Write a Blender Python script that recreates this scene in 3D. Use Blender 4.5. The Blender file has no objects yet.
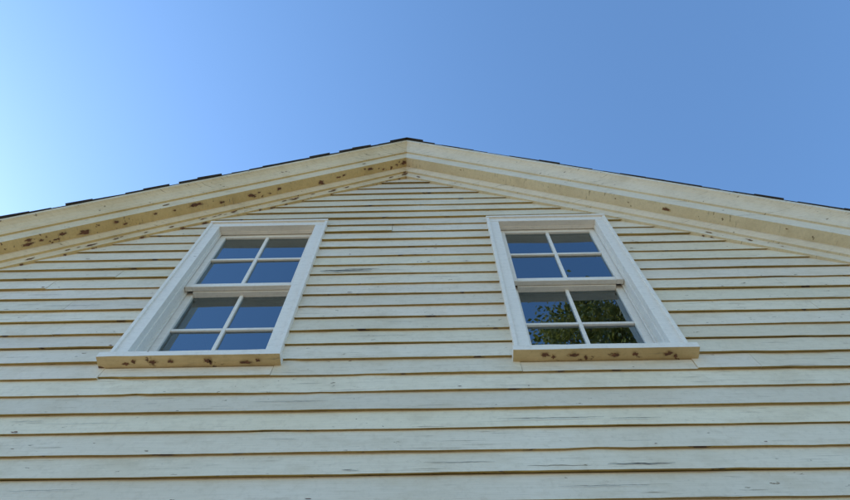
import bpy, bmesh, math, random
import numpy as np
from mathutils import Vector, Matrix, noise
random.seed(7)
scene=bpy.context.scene
H=1.6; F0=4.978+H; M=0.6527; HW=3.9; DEPTH=8.0; AX=-.033
# ---------------------------------------------------------------- materials
def newmat(name):
    m=bpy.data.materials.new(name); m.use_nodes=True
    nt=m.node_tree; b=nt.nodes['Principled BSDF']; return m,nt,b
def N(nt,t,**k):
    n=nt.nodes.new(t)
    for a,v in k.items(): setattr(n,a,v)
    return n
def coords(nt,scale=(1,1,1)):
    g=N(nt,'ShaderNodeNewGeometry'); mp=N(nt,'ShaderNodeMapping'); mp.inputs['Scale'].default_value=scale
    nt.links.new(g.outputs['Position'],mp.inputs['Vector']); return mp.outputs['Vector']
def nz(nt,vec,scale,detail=4,rough=.55):
    n=N(nt,'ShaderNodeTexNoise'); n.inputs['Scale'].default_value=scale; n.inputs['Detail'].default_value=detail
    n.inputs['Roughness'].default_value=rough; nt.links.new(vec,n.inputs['Vector']); return n.outputs['Fac']
def ramp(nt,fac,stops):
    r=N(nt,'ShaderNodeValToRGB'); e=r.color_ramp.elements
    while len(e)<len(stops): e.new(.5)
    for i,(p,c) in enumerate(stops):
        e[i].position=p; e[i].color=(c,c,c,1) if isinstance(c,(int,float)) else (*c,1)
    nt.links.new(fac,r.inputs['Fac']); return r.outputs['Color']
def mix(nt,fac,a,b,mode='MIX'):
    m=N(nt,'ShaderNodeMix',data_type='RGBA',blend_type=mode)
    for s,v in ((m.inputs[0],fac),(m.inputs[6],a),(m.inputs[7],b)):
        if isinstance(v,(int,float)): s.default_value=v
        elif isinstance(v,tuple): s.default_value=(*v,1)
        else: nt.links.new(v,s)
    return m.outputs[2]
def bump(nt,b,h,strength=.3,dist=.003):
    n=N(nt,'ShaderNodeBump'); n.inputs['Strength'].default_value=strength; n.inputs['Distance'].default_value=dist
    nt.links.new(h,n.inputs['Height']); nt.links.new(n.outputs['Normal'],b.inputs['Normal'])

def paint(name,base,dirt,crack=True,spot=.0,dirtamt=.5,spotscale=14,spotcol=(.16,.075,.035)):
    m,nt,b=newmat(name)
    v=coords(nt)
    big=nz(nt,v,1.3,3); fine=nz(nt,coords(nt,(1.2,8,30)),6,6,.65)
    c=mix(nt,ramp(nt,big,[(.35,0.),(.75,dirtamt)]),base,dirt)
    at=N(nt,'ShaderNodeAttribute',attribute_name='tone')
    c=mix(nt,1.0,c,at.outputs['Color'],'MULTIPLY')
    c=mix(nt,ramp(nt,fine,[(.42,0.),(.8,.30)]),c,tuple(x*.68 for x in dirt))
    gr=nz(nt,v,38,5,.7)
    c=mix(nt,ramp(nt,gr,[(.5,0.),(.85,.45)]),c,tuple(x*.65 for x in dirt))
    if crack:
        blot=nz(nt,coords(nt,(1,1,2)),4.5,5,.65)
        c=mix(nt,ramp(nt,blot,[(.5,0.),(.72,.5)]),c,tuple(x*.84 for x in dirt))
        ck=nz(nt,coords(nt,(1.6,5,70)),2.3,5,.6)
        mask=nz(nt,coords(nt,(1,1,3)),1.9,3)
        f1=ramp(nt,ck,[(.62,0.),(.66,1.)]); f2=ramp(nt,mask,[(.47,0.),(.60,1.)])
        c=mix(nt,mix(nt,1.,f1,f2,'MULTIPLY'),c,(.26,.20,.12))
        ch=nz(nt,coords(nt,(1,1,2.6)),17,4,.6)
        mk=nz(nt,coords(nt,(1,1,1.6)),1.2,2)
        g1=ramp(nt,ch,[(.68,0.),(.70,1.)]); g2=ramp(nt,mk,[(.45,0.),(.55,1.)])
        c=mix(nt,mix(nt,1.,g1,g2,'MULTIPLY'),c,(.22,.155,.085))
    if spot>0:
        sp=nz(nt,coords(nt,(1,1.5,2.5)),spotscale,4,.6)
        c=mix(nt,ramp(nt,sp,[(spot-.03,0.),(spot,.6)]),c,tuple(x*.6 for x in dirt))
        c=mix(nt,ramp(nt,sp,[(spot,0.),(spot+.015,1.)]),c,spotcol)
    nt.links.new(c,b.inputs['Base Color'])
    b.inputs['Roughness'].default_value=.55
    b.inputs['Specular IOR Level'].default_value=.35
    bump(nt,b,fine,.4,.003)
    return m
M_side=paint('clapboard_paint',(.81,.71,.56),(.66,.54,.36))
M_edge=paint('clapboard_butt',(.56,.40,.13),(.28,.18,.055),spot=.64,crack=False,dirtamt=1,spotcol=(.10,.06,.035),spotscale=9)  # aged yellow-brown butts, colour deepened to paint in shadow under each board
M_trim=paint('trim_paint',(.85,.785,.70),(.73,.655,.55),dirtamt=.35,crack=False,spot=.76)
M_rkL=paint('rake_paint_yellower',(.80,.66,.45),(.64,.50,.29),spot=.69,dirtamt=.7)  # left rake, tinted yellower than the right one
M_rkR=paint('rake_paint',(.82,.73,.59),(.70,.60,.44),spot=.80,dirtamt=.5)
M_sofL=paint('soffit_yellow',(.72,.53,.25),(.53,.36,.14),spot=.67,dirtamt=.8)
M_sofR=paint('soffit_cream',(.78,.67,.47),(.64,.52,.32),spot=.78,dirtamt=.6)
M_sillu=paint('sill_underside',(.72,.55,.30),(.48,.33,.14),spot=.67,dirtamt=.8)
def simple(name,a,bc,scale=20,rough=.8,sc=(1,1,1)):
    m,nt,b=newmat(name); f=nz(nt,coords(nt,sc),scale,6,.65)
    nt.links.new(mix(nt,ramp(nt,f,[(.3,0.),(.7,1.)]),a,bc),b.inputs['Base Color'])
    b.inputs['Roughness'].default_value=rough; bump(nt,b,f,.5,.004); return m
M_bare=simple('bare_peeled_wood',(.22,.085,.04),(.08,.04,.022),60)
M_rim=simple('lifted_paint_rim',(.55,.40,.20),(.36,.24,.10),50)
M_crack=simple('crack_dark_wood',(.10,.075,.045),(.04,.035,.02),60)  # dark brown wood colour for the crack strips
M_sh=simple('asphalt_shingle',(.075,.06,.05),(.03,.028,.027),45,.9)
M_plas=simple('interior_plaster',(.30,.30,.29),(.24,.24,.23),3,.9)
M_dark=simple('interior_floor',(.12,.08,.05),(.08,.05,.03),6,.7)
M_ground=simple('warm_bounce_ground',(.46,.37,.24),(.34,.26,.16),2.5,.95)  # unseen ground, surface made up pale and warm to bounce light onto the wall
M_stone=simple('foundation_stone',(.30,.28,.25),(.2,.19,.17),6,.9)
M_bark=simple('bark',(.12,.085,.06),(.05,.035,.025),12,.95,(1,1,.2))
m,nt,b=newmat('leaf'); M_leaf=m
f=nz(nt,coords(nt),1.6,4)
nt.links.new(mix(nt,ramp(nt,f,[(.35,0.),(.65,1.)]),(.045,.075,.016),(.12,.12,.028)),b.inputs['Base Color'])
b.inputs['Roughness'].default_value=.55
tr=N(nt,'ShaderNodeBsdfTranslucent'); tr.inputs['Color'].default_value=(.22,.20,.035,1)
mx=N(nt,'ShaderNodeMixShader'); mx.inputs[0].default_value=.4
nt.links.new(b.outputs[0],mx.inputs[1]); nt.links.new(tr.outputs[0],mx.inputs[2])
nt.links.new(mx.outputs[0],nt.nodes['Material Output'].inputs['Surface'])
# glass
M_glass=bpy.data.materials.new('window_glass'); M_glass.use_nodes=True; nt=M_glass.node_tree
nt.nodes.remove(nt.nodes['Principled BSDF'])
gl=N(nt,'ShaderNodeBsdfGlossy'); gl.inputs['Roughness'].default_value=.0; gl.inputs['Color'].default_value=(.74,.90,1,1)
tp=N(nt,'ShaderNodeBsdfTransparent'); tp.inputs['Color'].default_value=(.50,.60,.70,1)
fr=N(nt,'ShaderNodeFresnel'); fr.inputs['IOR'].default_value=3.4
bp=N(nt,'ShaderNodeBump'); bp.inputs['Strength'].default_value=.10; bp.inputs['Distance'].default_value=.01
nt.links.new(nz(nt,coords(nt,(1,1,.6)),5,1),bp.inputs['Height']); nt.links.new(bp.outputs[0],gl.inputs['Normal'])
mx=N(nt,'ShaderNodeMixShader'); nt.links.new(fr.outputs[0],mx.inputs[0]); nt.links.new(tp.outputs[0],mx.inputs[1]); nt.links.new(gl.outputs[0],mx.inputs[2])
nt.links.new(mx.outputs[0],nt.nodes['Material Output'].inputs['Surface'])

# ---------------------------------------------------------------- helpers
def empty(name):
    o=bpy.data.objects.new(name,None); scene.collection.objects.link(o); return o
def mkobj(name,verts,faces,mats,midx=None,parent=None,bevel=0,tones=None,smooth=False):
    me=bpy.data.meshes.new(name); me.from_pydata(verts,[],faces)
    for mm in mats: me.materials.append(mm)
    if midx:
        for p,i in zip(me.polygons,midx): p.material_index=i
    at=me.color_attributes.new('tone','FLOAT_COLOR','POINT')
    tn=tones if tones else [1.0]*len(verts)
    arr=[]
    for t in tn:
        arr+= [t,t,t,1] if not isinstance(t,tuple) else [*t,1]
    at.data.foreach_set('color',arr)
    o=bpy.data.objects.new(name,me); scene.collection.objects.link(o)
    if parent: o.parent=parent
    if bevel:
        md=o.modifiers.new('b','BEVEL'); md.width=bevel; md.segments=2; md.limit_method='ANGLE'
    return o
class Acc:
    def __init__(s): s.v=[];s.f=[];s.m=[];s.t=[]
    def add(s,vs,fs,ms=None,tone=1.0):
        n=len(s.v); s.v+=vs; s.f+=[tuple(n+i for i in f) for f in fs]; s.m+=ms if ms else [0]*len(fs); s.t+=[tone]*len(vs)
    def box(s,x0,x1,y0,y1,z0,z1,mi=0,under=None,tone=1.0):
        vs=[(x0,y0,z0),(x1,y0,z0),(x1,y1,z0),(x0,y1,z0),(x0,y0,z1),(x1,y0,z1),(x1,y1,z1),(x0,y1,z1)]
        fs=[(0,3,2,1),(4,5,6,7),(0,1,5,4),(1,2,6,5),(2,3,7,6),(3,0,4,7)]
        s.add(vs,fs,[under if under is not None else mi]+[mi]*5,tone)
    def obj(s,name,mats,parent=None,bevel=0): return mkobj(name,s.v,s.f,mats,s.m,parent,bevel,s.t)

house=empty('clapboard_house')
XO,XI=1.3288,.5413; ZB=2.455+H; ZT=4.054+H
wins=[(-XO,-XI),(XI,XO)]
# ---------------------------------------------------------------- clapboards
E=.12
def boards(name,xl,xr,z0,z1,gable,holes,xf=lambda p:p):
    A=Acc(); z=z0; row=0
    while z<z1:
        za,zb=z,z+E
        def lim(zz):
            if not gable: return xr
            return min(xr,(F0+.11-zz)/M)
        if gable and lim(za)<.05: break
        L=lim(za)
        cuts=[-L,L]
        for (a,b_) in holes:
            if zb>ZB-.06 and za<ZT-.01: cuts+= [a+.012,b_-.012]
        x=-L+random.uniform(.6,3.0)
        while x<L-.4:
            if not any(a-.25<x<b_+.25 for a,b_ in holes): cuts.append(x)
            x+=random.uniform(2.2,4.2)
        cuts=sorted(set(cuts))
        jz=random.uniform(-.004,.004)
        tone=random.uniform(.92,1.03); 
        for i in range(len(cuts)-1):
            xa,xb=cuts[i]+.0008,cuts[i+1]-.0008
            if xb-xa<.01: continue
            c0,c1=za+jz,zb+.006
            xm=(xa+xb)/2; cut=False
            for (a,b_) in holes:
                if a<xm<b_:
                    if c0<ZB-.05<c1: c1=ZB-.05
                    elif c0<ZT-.012<c1: c0=ZT-.012; cut=True
                    elif ZB-.05<=c0 and c1<=ZT-.012: c0=c1
            if c1-c0<.004: continue
            tn=tone*random.uniform(.96,1.03); tn=(tn,tn*random.uniform(.985,1.005),tn*random.uniform(.94,1.02))
            thick=.0170+random.uniform(-.003,.003)
            n=max(1,int((xb-xa)/.06)); vs=[];fs=[];ms=[]
            seed=random.random()*100
            up=0 if (cut or c1-c0<.04) else .022
            for k in range(n+1):
                t=k/n
                x=xa+(xb-xa)*t
                w=noise.noise(Vector((x*1.1,seed,0)))*.003; w2=noise.noise(Vector((x*1.7,seed,5)))*.004
                w3=noise.noise(Vector((x*9,seed,9)))*.0018
                chip=max(0,noise.noise(Vector((x*5,seed,19)))-.38)*.028
                fz=lambda zz:-( .003+(thick-.003)*(zb-zz)/E)
                xt=x; 
                if gable:
                    lt=lim(c1)
                    xt=max(-lt,min(lt,x)) 
                vs+=[xf((x,.03,c0+w+up)),xf((x,fz(za)+w2+chip*.4 if not cut else fz(c0),c0+w+w3+chip)),xf((xt,fz(min(c1,zb)),c1)),xf((xt,.03,c1))]
                if k:
                    o=(k-1)*4;p=k*4
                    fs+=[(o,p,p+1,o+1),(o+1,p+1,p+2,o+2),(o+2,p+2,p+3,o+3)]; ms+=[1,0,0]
            fs+=[(0,1,2,3),(n*4+3,n*4+2,n*4+1,n*4)]; ms+=[0,0]
            A.add(vs,fs,ms,tn)
        z+=E; row+=1
    return A.obj(name,[M_side,M_edge],house)
Z0=.45
boards('front_siding',-HW,HW,Z0,F0+.1,True,wins)
EZ=F0-M*HW
boards('left_siding',-DEPTH/2,DEPTH/2,Z0,EZ+.05,False,[],lambda p:(-HW+p[1],DEPTH/2-p[0],p[2]))
boards('right_siding',-DEPTH/2,DEPTH/2,Z0,EZ+.05,False,[],lambda p:(HW-p[1],DEPTH/2+p[0],p[2]))
A=Acc()
A.box(-HW+.03,HW-.03,DEPTH-.05,DEPTH,Z0,EZ)
A.add([(-HW,DEPTH-.05,EZ),(HW,DEPTH-.05,EZ),(0,DEPTH-.05,F0),(-HW,DEPTH,EZ),(HW,DEPTH,EZ),(0,DEPTH,F0)],[(0,1,2),(5,4,3),(0,2,5,3),(1,4,5,2)])
A.obj('back_wall',[M_side],house)
A=Acc()
for sx in (-1,1):
    a,b_=sorted((sx*(HW-.09),sx*(HW+.022))); A.box(a,b_,-.024,.10,Z0,EZ-.02)
A.obj('corner_boards',[M_trim],house,.002)
A=Acc(); A.box(-HW+.035,HW-.035,.035,DEPTH-.035,-.3,Z0-.001); A.obj('foundation',[M_stone],house)
# ---------------------------------------------------------------- rake cornice
prof=[(0.0,0.0),(.026,0.0),(.026,.085),(.040,.087),(.044,.100),(.058,.128),(.058,.15),(.135,.15),(.135,.158),(.131,.158),(.131,.285),(.143,.287),(.143,.300),(.150,.312),(.156,.335),(.170,.365),(.188,.387),(.203,.397),(.203,.430),(-.08,.430),(-.08,0.0)]
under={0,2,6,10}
HWR=HW+.35
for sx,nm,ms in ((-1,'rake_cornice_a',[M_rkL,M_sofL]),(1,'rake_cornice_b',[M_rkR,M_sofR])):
    A=Acc(); n=100; vs=[];fs=[];mi=[]
    K=len(prof)
    for k in range(n+1):
        x=HWR*k/n
        for j,(p,zo) in enumerate(prof):
            sag=noise.noise(Vector((x*.9*sx,3,1)))*.005*min(1,x*3)+noise.noise(Vector((x*2.3*sx,j//3*4.1,1)))*.0018*min(1,x*3)
            vs.append((AX+sx*x,-p,F0+zo-M*x+sag))
    for k in range(n):
        for j in range(K):
            a=k*K+j;b_=k*K+(j+1)%K;c=(k+1)*K+(j+1)%K;d=(k+1)*K+j
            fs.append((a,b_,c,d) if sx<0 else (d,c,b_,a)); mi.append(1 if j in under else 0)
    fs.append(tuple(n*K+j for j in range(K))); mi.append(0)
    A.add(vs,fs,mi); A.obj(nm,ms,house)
# ---------------------------------------------------------------- roof
A=Acc(); RT=.4315
cs=math.hypot(1,M); ux,uz=1/cs,M/cs
for sx in (-1,1):
    L=HWR*cs+.1; s=0.0; ex=.125
    def P(sl,y,h):
        return (AX+sx*(sl*ux+h*uz),y,F0+RT-sl*uz+h*ux)
    vs=[P(0.0,-.200,0),P(L,-.200,0),P(L,DEPTH+.2,0),P(0.0,DEPTH+.2,0),P(0.0,-.200,.008),P(L,-.200,.008),P(L,DEPTH+.2,.008),P(0.0,DEPTH+.2,.008)]
    fs=[(0,3,2,1),(4,5,6,7),(0,1,5,4),(1,2,6,5),(2,3,7,6),(3,0,4,7)]
    A.add(vs,fs)
    while s<L:
        if sx<0:
            y=-.214+random.uniform(-.008,.010); lift=random.choice([0,0,0,.003,.006,.010])
        else:
            y=-.209+random.uniform(-.004,.007); lift=random.choice([0,0,0,.002])
        s1=s+ex+.02+ random.uniform(-.01,.012)
        first=True; yy=y
        while yy<DEPTH+.2:
            w=random.uniform(.25,.36); th=.004+random.uniform(0,.003)
            hb=.009+(lift if first else 0)
            vs=[P(max(0,s-.03),yy,.008),P(s1,yy,hb),P(s1,yy+w-.006,hb),P(max(0,s-.03),yy+w-.006,.008),
                P(max(0,s-.03),yy,.010),P(s1,yy,hb+th),P(s1,yy+w-.006,hb+th),P(max(0,s-.03),yy+w-.006,.010)]
            A.add(vs,fs); yy+=w; first=False
        s+=ex
y=-.222
while y<DEPTH+.2:
    h=.016+random.uniform(0,.006); z=F0+RT+h
    A.add([(AX-.14,y,z-.14*M+.004),(AX,y,z+.004),(AX+.14,y,z-.14*M+.004),(AX-.14,y+.2,z-.14*M),(AX,y+.2,z),(AX+.14,y+.2,z-.14*M),
           (AX-.14,y,z-.14*M),(AX,y,z-.004),(AX+.14,y,z-.14*M)],[(0,1,4,3),(1,2,5,4),(6,7,1,0),(7,8,2,1)])
    y+=.17
A.obj('shingle_roof',[M_sh],house)
A=Acc()
for sx in (-1,1):
    a,b_=sorted((sx*(HW+.0),sx*(HWR-.05))); A.box(a,b_,.0,DEPTH,EZ-.06,EZ+.0)
A.obj('eave_soffits',[M_trim],house)
# ---------------------------------------------------------------- windows
def window(x0,x1,idx):
    w=empty('double_hung_window'); w.parent=house
    CW=.072; hc=.062
    A=Acc()
    yf=-.027
    A.box(x0,x0+CW,yf,.02,ZB,ZT-hc); A.box(x1-CW,x1,yf,.02,ZB,ZT-hc)
    A.box(x0,x1,yf-.001,.02,ZT-hc,ZT)
    A.box(x0-.004,x0+.014,yf-.009,yf+.03,ZB,ZT-.012); A.box(x1-.014,x1+.004,yf-.009,yf+.03,ZB,ZT-.012)
    A.box(x0-.006,x1+.006,yf-.013,yf+.03,ZT-.012,ZT+.010)
    A.obj('casing',[M_trim],w,.0018)
    A=Acc(); a,b_=x0+CW-.006,x1-CW+.006; t=ZT-hc+.006
    A.box(a-.02,a,-.018,.19,ZB-.02,t+.02); A.box(b_,b_+.02,-.018,.19,ZB-.02,t+.02); A.box(a,b_,-.018,.19,t,t+.02)
    A.box(a,a+.010,.012,.034,ZB,t); A.box(b_-.010,b_,.012,.034,ZB,t); A.box(a+.01,b_-.01,.012,.034,t-.010,t)
    A.box(a,a+.008,.076,.090,ZB,t); A.box(b_-.008,b_,.076,.090,ZB,t)
    A.obj('jamb',[M_trim],w,.001)
    s0,s1=x0-.020,x1+.020
    A=Acc()
    vs=[];
    prof=[(-.068,ZB-.040),(-.068,ZB-.004),(.13,ZB+.016),(.13,ZB-.044),(-.03,ZB-.044)]
    n=10
    for k in range(n+1):
        x=s0+(s1-s0)*k/n
        for (y,z) in prof: vs.append((x,y+random.uniform(-.001,.001) if y<0 else y,z+random.uniform(-.001,.001)))
    fs=[];mi=[]
    for k in range(n):
        for j in range(5):
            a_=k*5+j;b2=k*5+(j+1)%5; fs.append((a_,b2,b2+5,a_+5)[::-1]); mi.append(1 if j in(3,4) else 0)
    fs+=[(0,1,2,3,4),(n*5+4,n*5+3,n*5+2,n*5+1,n*5)]; mi+=[0,0]
    A.add(vs,fs,mi); A.obj('sill',[M_trim,M_sillu],w)
    mid=3.262+H
    def sash(nm,za,zb,yo,bot,top):
        A=Acc(); st=.044; th=.032
        sa,sb=a+.002,b_-.002
        A.box(sa,sa+st,yo,yo+th,za,zb); A.box(sb-st,sb,yo,yo+th,za,zb)
        A.box(sa+st,sb-st,yo+.001,yo+th-.001,za,za+bot)
        ym=yo-.020 if nm=='lower_sash' else yo+.001
        A.box(sa+st,sb-st,ym,yo+th-.001,zb-top,zb)
        g0,g1,h0,h1=sa+st,sb-st,za+bot,zb-top
        xm,zm=(g0+g1)/2,(h0+h1)/2; mw=.010
        A.box(xm-mw,xm+mw,yo+.003,yo+th-.003,h0,h1)
        A.box(g0,xm-mw,yo+.004,yo+th-.004,zm-mw,zm+mw); A.box(xm+mw,g1,yo+.004,yo+th-.004,zm-mw,zm+mw)
        A.obj(nm,[M_trim],w,.0025)
        G=Acc(); yg=yo+.016
        for (xa,xb) in ((g0,xm-mw),(xm+mw,g1)):
            for (zc,zd) in ((h0,zm-mw),(zm+mw,h1)):
                tx=random.uniform(-.0014,.0014); tz=random.uniform(-.0014,.0014)
                G.add([(xa,yg-tx-tz,zc),(xb,yg+tx-tz,zc),(xb,yg+tx+tz,zd),(xa,yg-tx+tz,zd)],[(0,1,2,3)])
        G.obj(nm+'_glass',[M_glass],w)
    sash('upper_sash',mid+.005,t-.002,.040,.036,.040)
    sash('lower_sash',ZB+.012,mid+.034,.094,.065,.036)
for i,(a,b_) in enumerate(wins): window(a,b_,i)
# ---------------------------------------------------------------- attic room
A=Acc()
ya,yb=.195,4.2; fz=3.3; cz=5.95
A.box(-2.2,2.2,ya,yb,fz-.05,fz,1)
A.box(-2.2,2.2,ya,yb,cz,cz+.05,0)
A.box(-2.25,-2.2,ya,yb,fz,cz); A.box(2.2,2.25,ya,yb,fz,cz); A.box(-2.2,2.2,yb,yb+.05,fz,cz)
h=.075
segs=[(-2.2,-XO+h),(-XI-h,XI+h),(XO-h,2.2)]
for s0,s1 in segs: A.box(s0,s1,ya-.06,ya-.002,fz,cz)
for (a,b_) in wins:
    A.box(a+h,b_-h,ya-.06,ya-.002,fz,ZB-.03); A.box(a+h,b_-h,ya-.06,ya-.002,ZT-.05,cz)
A.obj('attic_room',[M_plas,M_dark],house)
# ---------------------------------------------------------------- peeled paint patches
PA=Acc()
def patch(c,u,v,n,ru,rv,rim=True):
    c,u,v,n=map(Vector,(c,u,v,n)); u.normalize();v.normalize();n.normalize()
    K=18; sd=random.random()*100
    for lay,(sc,off,mi) in enumerate(((1.25,.0012,1),(1.0,.0020,0))):
        if lay==0 and not rim: continue
        vs=[tuple(c+n*off)]
        for k in range(K):
            a=2*math.pi*k/K
            r=sc*(1+.9*noise.noise(Vector((math.cos(a)*1.7,math.sin(a)*1.7,sd+lay*.25)))+random.uniform(-.12,.12))
            vs.append(tuple(c+n*off+u*ru*r*math.cos(a)+v*rv*r*math.sin(a)))
        PA.add(vs,[(0,1+k,1+(k+1)%K) for k in range(K)],[mi]*K)
def rake_patch(x,face,ru,rv):
    sx=-1 if x<0 else 1; ax=abs(x)
    u=(1,0,-sx*M)
    if face=='soffit': p,zo,v=random.uniform(.075,.115),.148,(0,1,0)
    elif face=='frieze': p,zo,v,n=.0275,random.uniform(.03,.065),(0,0,1),(0,-1,0)
    elif face=='fascia': p,zo,v,n=.1325,random.uniform(.18,.27),(0,0,1),(0,-1,0)
    elif face=='edge': p,zo,v=.014,-.002,(0,1,0)
    if face in('soffit','edge'): n=(-sx*M,0,-1)
    patch((AX+x,-p,F0+zo-M*ax),u,v,n,ru,rv)
for x,fc,ru,rv in [(-1.97,'frieze',.03,.012),(-2.03,'soffit',.035,.014),(-1.85,'frieze',.015,.01),(-1.43,'soffit',.045,.016),(-1.62,'fascia',.02,.01),
    (-1.1,'soffit',.03,.012),(-1.2,'frieze',.02,.012),(-.64,'soffit',.03,.014),(-.80,'frieze',.02,.01),(-.45,'frieze',.022,.01),(-.28,'soffit',.02,.01),(-.02,'soffit',.022,.018),
    (-.015,'frieze',.03,.022),(-.12,'frieze',.016,.012),(.10,'frieze',.018,.01),(-.33,'fascia',.014,.008),(-2.3,'soffit',.03,.012),(-2.25,'frieze',.02,.012),
    (1.75,'soffit',.022,.010),(1.95,'frieze',.016,.008),(2.15,'frieze',.016,.008),
    (-.95,'edge',.02,.006),(-1.7,'edge',.02,.006),(-.55,'edge',.016,.006),(-1.55,'frieze',.016,.01)]:
    rake_patch(x,fc,ru*.9,rv*.9)
for k in range(50):
    x=-random.uniform(.05,2.4); r=random.uniform(.005,.012)
    rake_patch(x,random.choice(['soffit','frieze','edge','frieze','soffit']),r*1.5,r*.7)
for k in range(9):
    x=random.uniform(.05,2.4); r=random.uniform(.003,.006)
    rake_patch(x,random.choice(['soffit','frieze','edge','frieze']),r*1.5,r*.7)
for (a,b_) in wins:
    sg=[(.10,.014),(.17,.008),(.24,.020),(.33,.010),(.45,.022),(.51,.009),(.66,.018),(.72,.009)]
    for d,r in sg:
        x=a+d+random.uniform(-.03,.03)
        patch((x,-.034+random.uniform(-.008,.01),ZB-.0452),(1,0,0),(0,1,0),(0,0,-1),r*random.uniform(.7,1.1),.007+random.uniform(0,.004))
def facey(z):
    fr=((z-Z0)/E)%1.0; return -(.003+.014*(1-fr))
for k in range(60):
    x=random.uniform(-2.2,2.3); row=random.randint(18,44)
    z=Z0+row*E+random.uniform(.004,.012)
    if any(a-.03<x<b_+.03 and ZB-.08<z<ZT+.03 for a,b_ in wins): continue
    if abs(x)>(F0-.05-z)/M: continue
    r=random.uniform(.0015,.0045)
    patch((x,facey(z)-.003,z),(1,0,0),(0,0,1),(0,-1,0),r*random.uniform(1.2,4),r*.8,False)
PA.obj('peeled_paint_patches',[M_bare,M_rim],house)
CA=Acc()
def crack(x,z,L,th,drift=0.0,off=.0042):
    n=max(5,int(L/.012)); sd=random.random()*99; vs=[];fs=[]
    for k in range(n+1):
        t=k/n; xx=x+L*(t-.5); zz=z+drift*t+noise.noise(Vector((xx*22,sd,0)))*.004+noise.noise(Vector((xx*70,sd,0)))*.0015
        tt=th*math.sin(math.pi*min(.98,max(.02,t)))**.5*(.6+.8*abs(noise.noise(Vector((xx*30,sd,7)))) )
        y=facey(zz)-off
        vs+=[(xx,y,zz-tt/2),(xx,y,zz+tt/2)]
        if k: fs.append((2*k-2,2*k,2*k+1,2*k-1))
    CA.add(vs,fs)
def rowz(z,fr): return Z0+math.floor((z-Z0)/E)*E+E*fr
crack(-.33,rowz(4.97,.25),.30,.016,.006,.007); crack(-.24,rowz(4.97,.45),.20,.008,-.004,.007)
crack(.90,rowz(3.42,.25),.24,.006,0,.007); crack(.62,rowz(3.65,.35),.42,.004,.004,.007); crack(.95,rowz(3.65,.3),.2,.003,0,.007)
for k in range(46):
    x=random.uniform(-2.0,2.1); z=rowz(random.uniform(3.0,6.0),random.uniform(.10,.65)); L=random.uniform(.06,.35)
    if any(a-.25<x<b_+.25 and ZB-.12<z<ZT+.06 for a,b_ in wins): continue
    if abs(x)+L>(F0-.05-z)/M: continue
    crack(x,z,L,random.uniform(.0012,.003),random.uniform(-.005,.005))
CA.obj('board_cracks',[M_crack],house)

# ---------------------------------------------------------------- ground
bm=bmesh.new(); bmesh.ops.create_grid(bm,x_segments=60,y_segments=60,size=300)
me=bpy.data.meshes.new('ground'); bm.to_mesh(me); bm.free(); me.materials.append(M_ground)
g=bpy.data.objects.new('ground',me); scene.collection.objects.link(g)
# ---------------------------------------------------------------- tree
def tree(name,bx,by,ht,cr,nclump,leaves,seed):
    rnd=random.Random(seed); t=empty(name)
    A=Acc()
    def limb(p,q,r0,r1,seg=5,rs=8):
        p,q=Vector(p),Vector(q); d=(q-p).normalized(); u=d.orthogonal().normalized(); v=d.cross(u)
        vs=[]
        for i in range(seg+1):
            tt=i/seg; c=p.lerp(q,tt)+Vector((rnd.uniform(-1,1),rnd.uniform(-1,1),0))*r0*.5*(0<i<seg); r=r0+(r1-r0)*tt
            for k in range(rs):
                a=2*math.pi*k/rs; vs.append(tuple(c+(u*math.cos(a)+v*math.sin(a))*r))
        fs=[(i*rs+k,i*rs+(k+1)%rs,(i+1)*rs+(k+1)%rs,(i+1)*rs+k) for i in range(seg) for k in range(rs)]
        A.add(vs,fs)
    limb((bx,by,-.1),(bx,by,ht*.5),.24,.17); limb((bx,by,ht*.5),(bx+.1,by,ht*.93),.17,.03)
    cl=[]
    for i in range(nclump):
        h=rnd.uniform(.42,.97); prof_=math.sin(math.pi*min(1,max(.08,(h-.3)/.76)))**.6
        a=rnd.uniform(0,6.283); r=cr*prof_*math.sqrt(rnd.random())
        c=(bx+r*math.cos(a),by+r*math.sin(a),ht*h); cl.append(c)
        if i%3==0: limb((bx,by,max(2.5,ht*h-r*.9-.3)),c,.05,.01,4,6)
    A.obj('trunk_and_limbs',[M_bark],t)
    L=Acc()
    for c in cl:
        s=rnd.uniform(.3,.6)
        for k in range(leaves):
            p=Vector(c)+Vector((rnd.gauss(0,1),rnd.gauss(0,1),rnd.gauss(0,.75)))*s*.5
            u=Vector((rnd.gauss(0,1),rnd.gauss(0,1),rnd.gauss(0,.6))).normalized(); v=u.orthogonal().normalized()
            l=rnd.uniform(.035,.06); wd=l*.5
            L.add([tuple(p-u*l),tuple(p+v*wd),tuple(p+u*l),tuple(p-v*wd)],[(0,1,2,3)])
    L.obj('foliage',[M_leaf],t)
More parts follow.
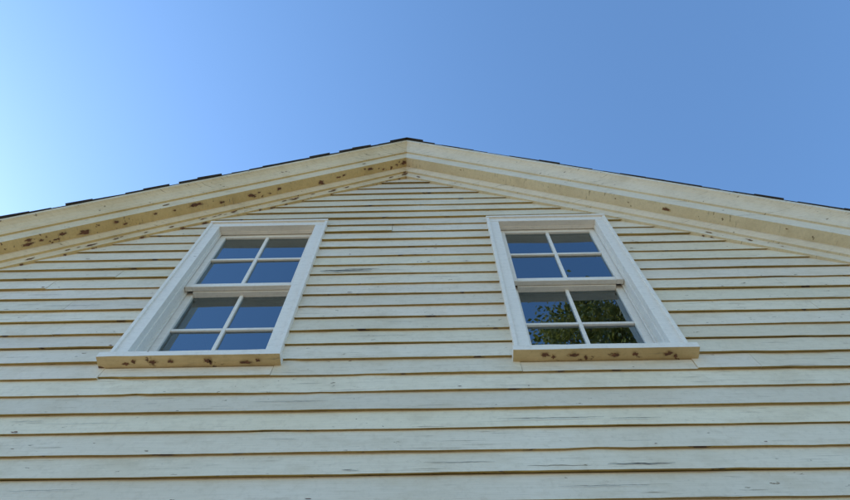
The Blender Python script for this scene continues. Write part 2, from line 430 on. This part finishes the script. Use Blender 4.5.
tree('broadleaf_tree',3.6,-5.35,13.7,1.75,125,270,3)

# ---------------------------------------------------------------- light
w=bpy.data.worlds.new('World'); scene.world=w; w.use_nodes=True; nt=w.node_tree
sky=nt.nodes.new('ShaderNodeTexSky'); sky.sky_type='NISHITA'; sky.sun_disc=False
sd=Vector((-.92,.34,0)).normalized(); el=math.radians(27)
sd=Vector((sd.x*math.cos(el),sd.y*math.cos(el),math.sin(el)))
sky.sun_elevation=el; sky.sun_rotation=math.atan2(sd.x,sd.y); sky.air_density=1.0; sky.dust_density=.7; sky.ozone_density=2.0
mm=nt.nodes.new('ShaderNodeMix'); mm.data_type='RGBA'; mm.blend_type='MULTIPLY'; mm.inputs[0].default_value=1; mm.inputs[7].default_value=(1.6,2.05,2.35,1)
nt.links.new(sky.outputs[0],mm.inputs[6])
nt.links.new(mm.outputs[2],nt.nodes['Background'].inputs['Color']); nt.nodes['Background'].inputs['Strength'].default_value=.15
sl=bpy.data.lights.new('sun','SUN'); sl.energy=5; sl.angle=math.radians(.5); sl.color=(1,.92,.80)
so=bpy.data.objects.new('sun',sl); scene.collection.objects.link(so); so.rotation_euler=sd.to_track_quat('Z','Y').to_euler(); so.location=sd*50
# ---------------------------------------------------------------- camera
f,p,yw,ro,cx=645.99,1.13166,-.02754,.00666,.16999
Fv=Vector((math.sin(yw)*math.cos(p),math.cos(yw)*math.cos(p),math.sin(p)))
R0=Vector((math.cos(yw),-math.sin(yw),0)); U0=R0.cross(Fv)
R=R0*math.cos(ro)+U0*math.sin(ro); U=-R0*math.sin(ro)+U0*math.cos(ro)
cam=bpy.data.cameras.new('camera'); co=bpy.data.objects.new('camera',cam); scene.collection.objects.link(co)
mt=Matrix((R,U,-Fv)).transposed().to_4x4(); mt.translation=Vector((cx,-1.7,H)); co.matrix_world=mt
cam.sensor_width=36; cam.lens=f/850*36; cam.clip_start=.05; cam.clip_end=2000
scene.camera=co
scene.view_settings.view_transform='Standard'; scene.view_settings.look='None'; scene.view_settings.exposure=0
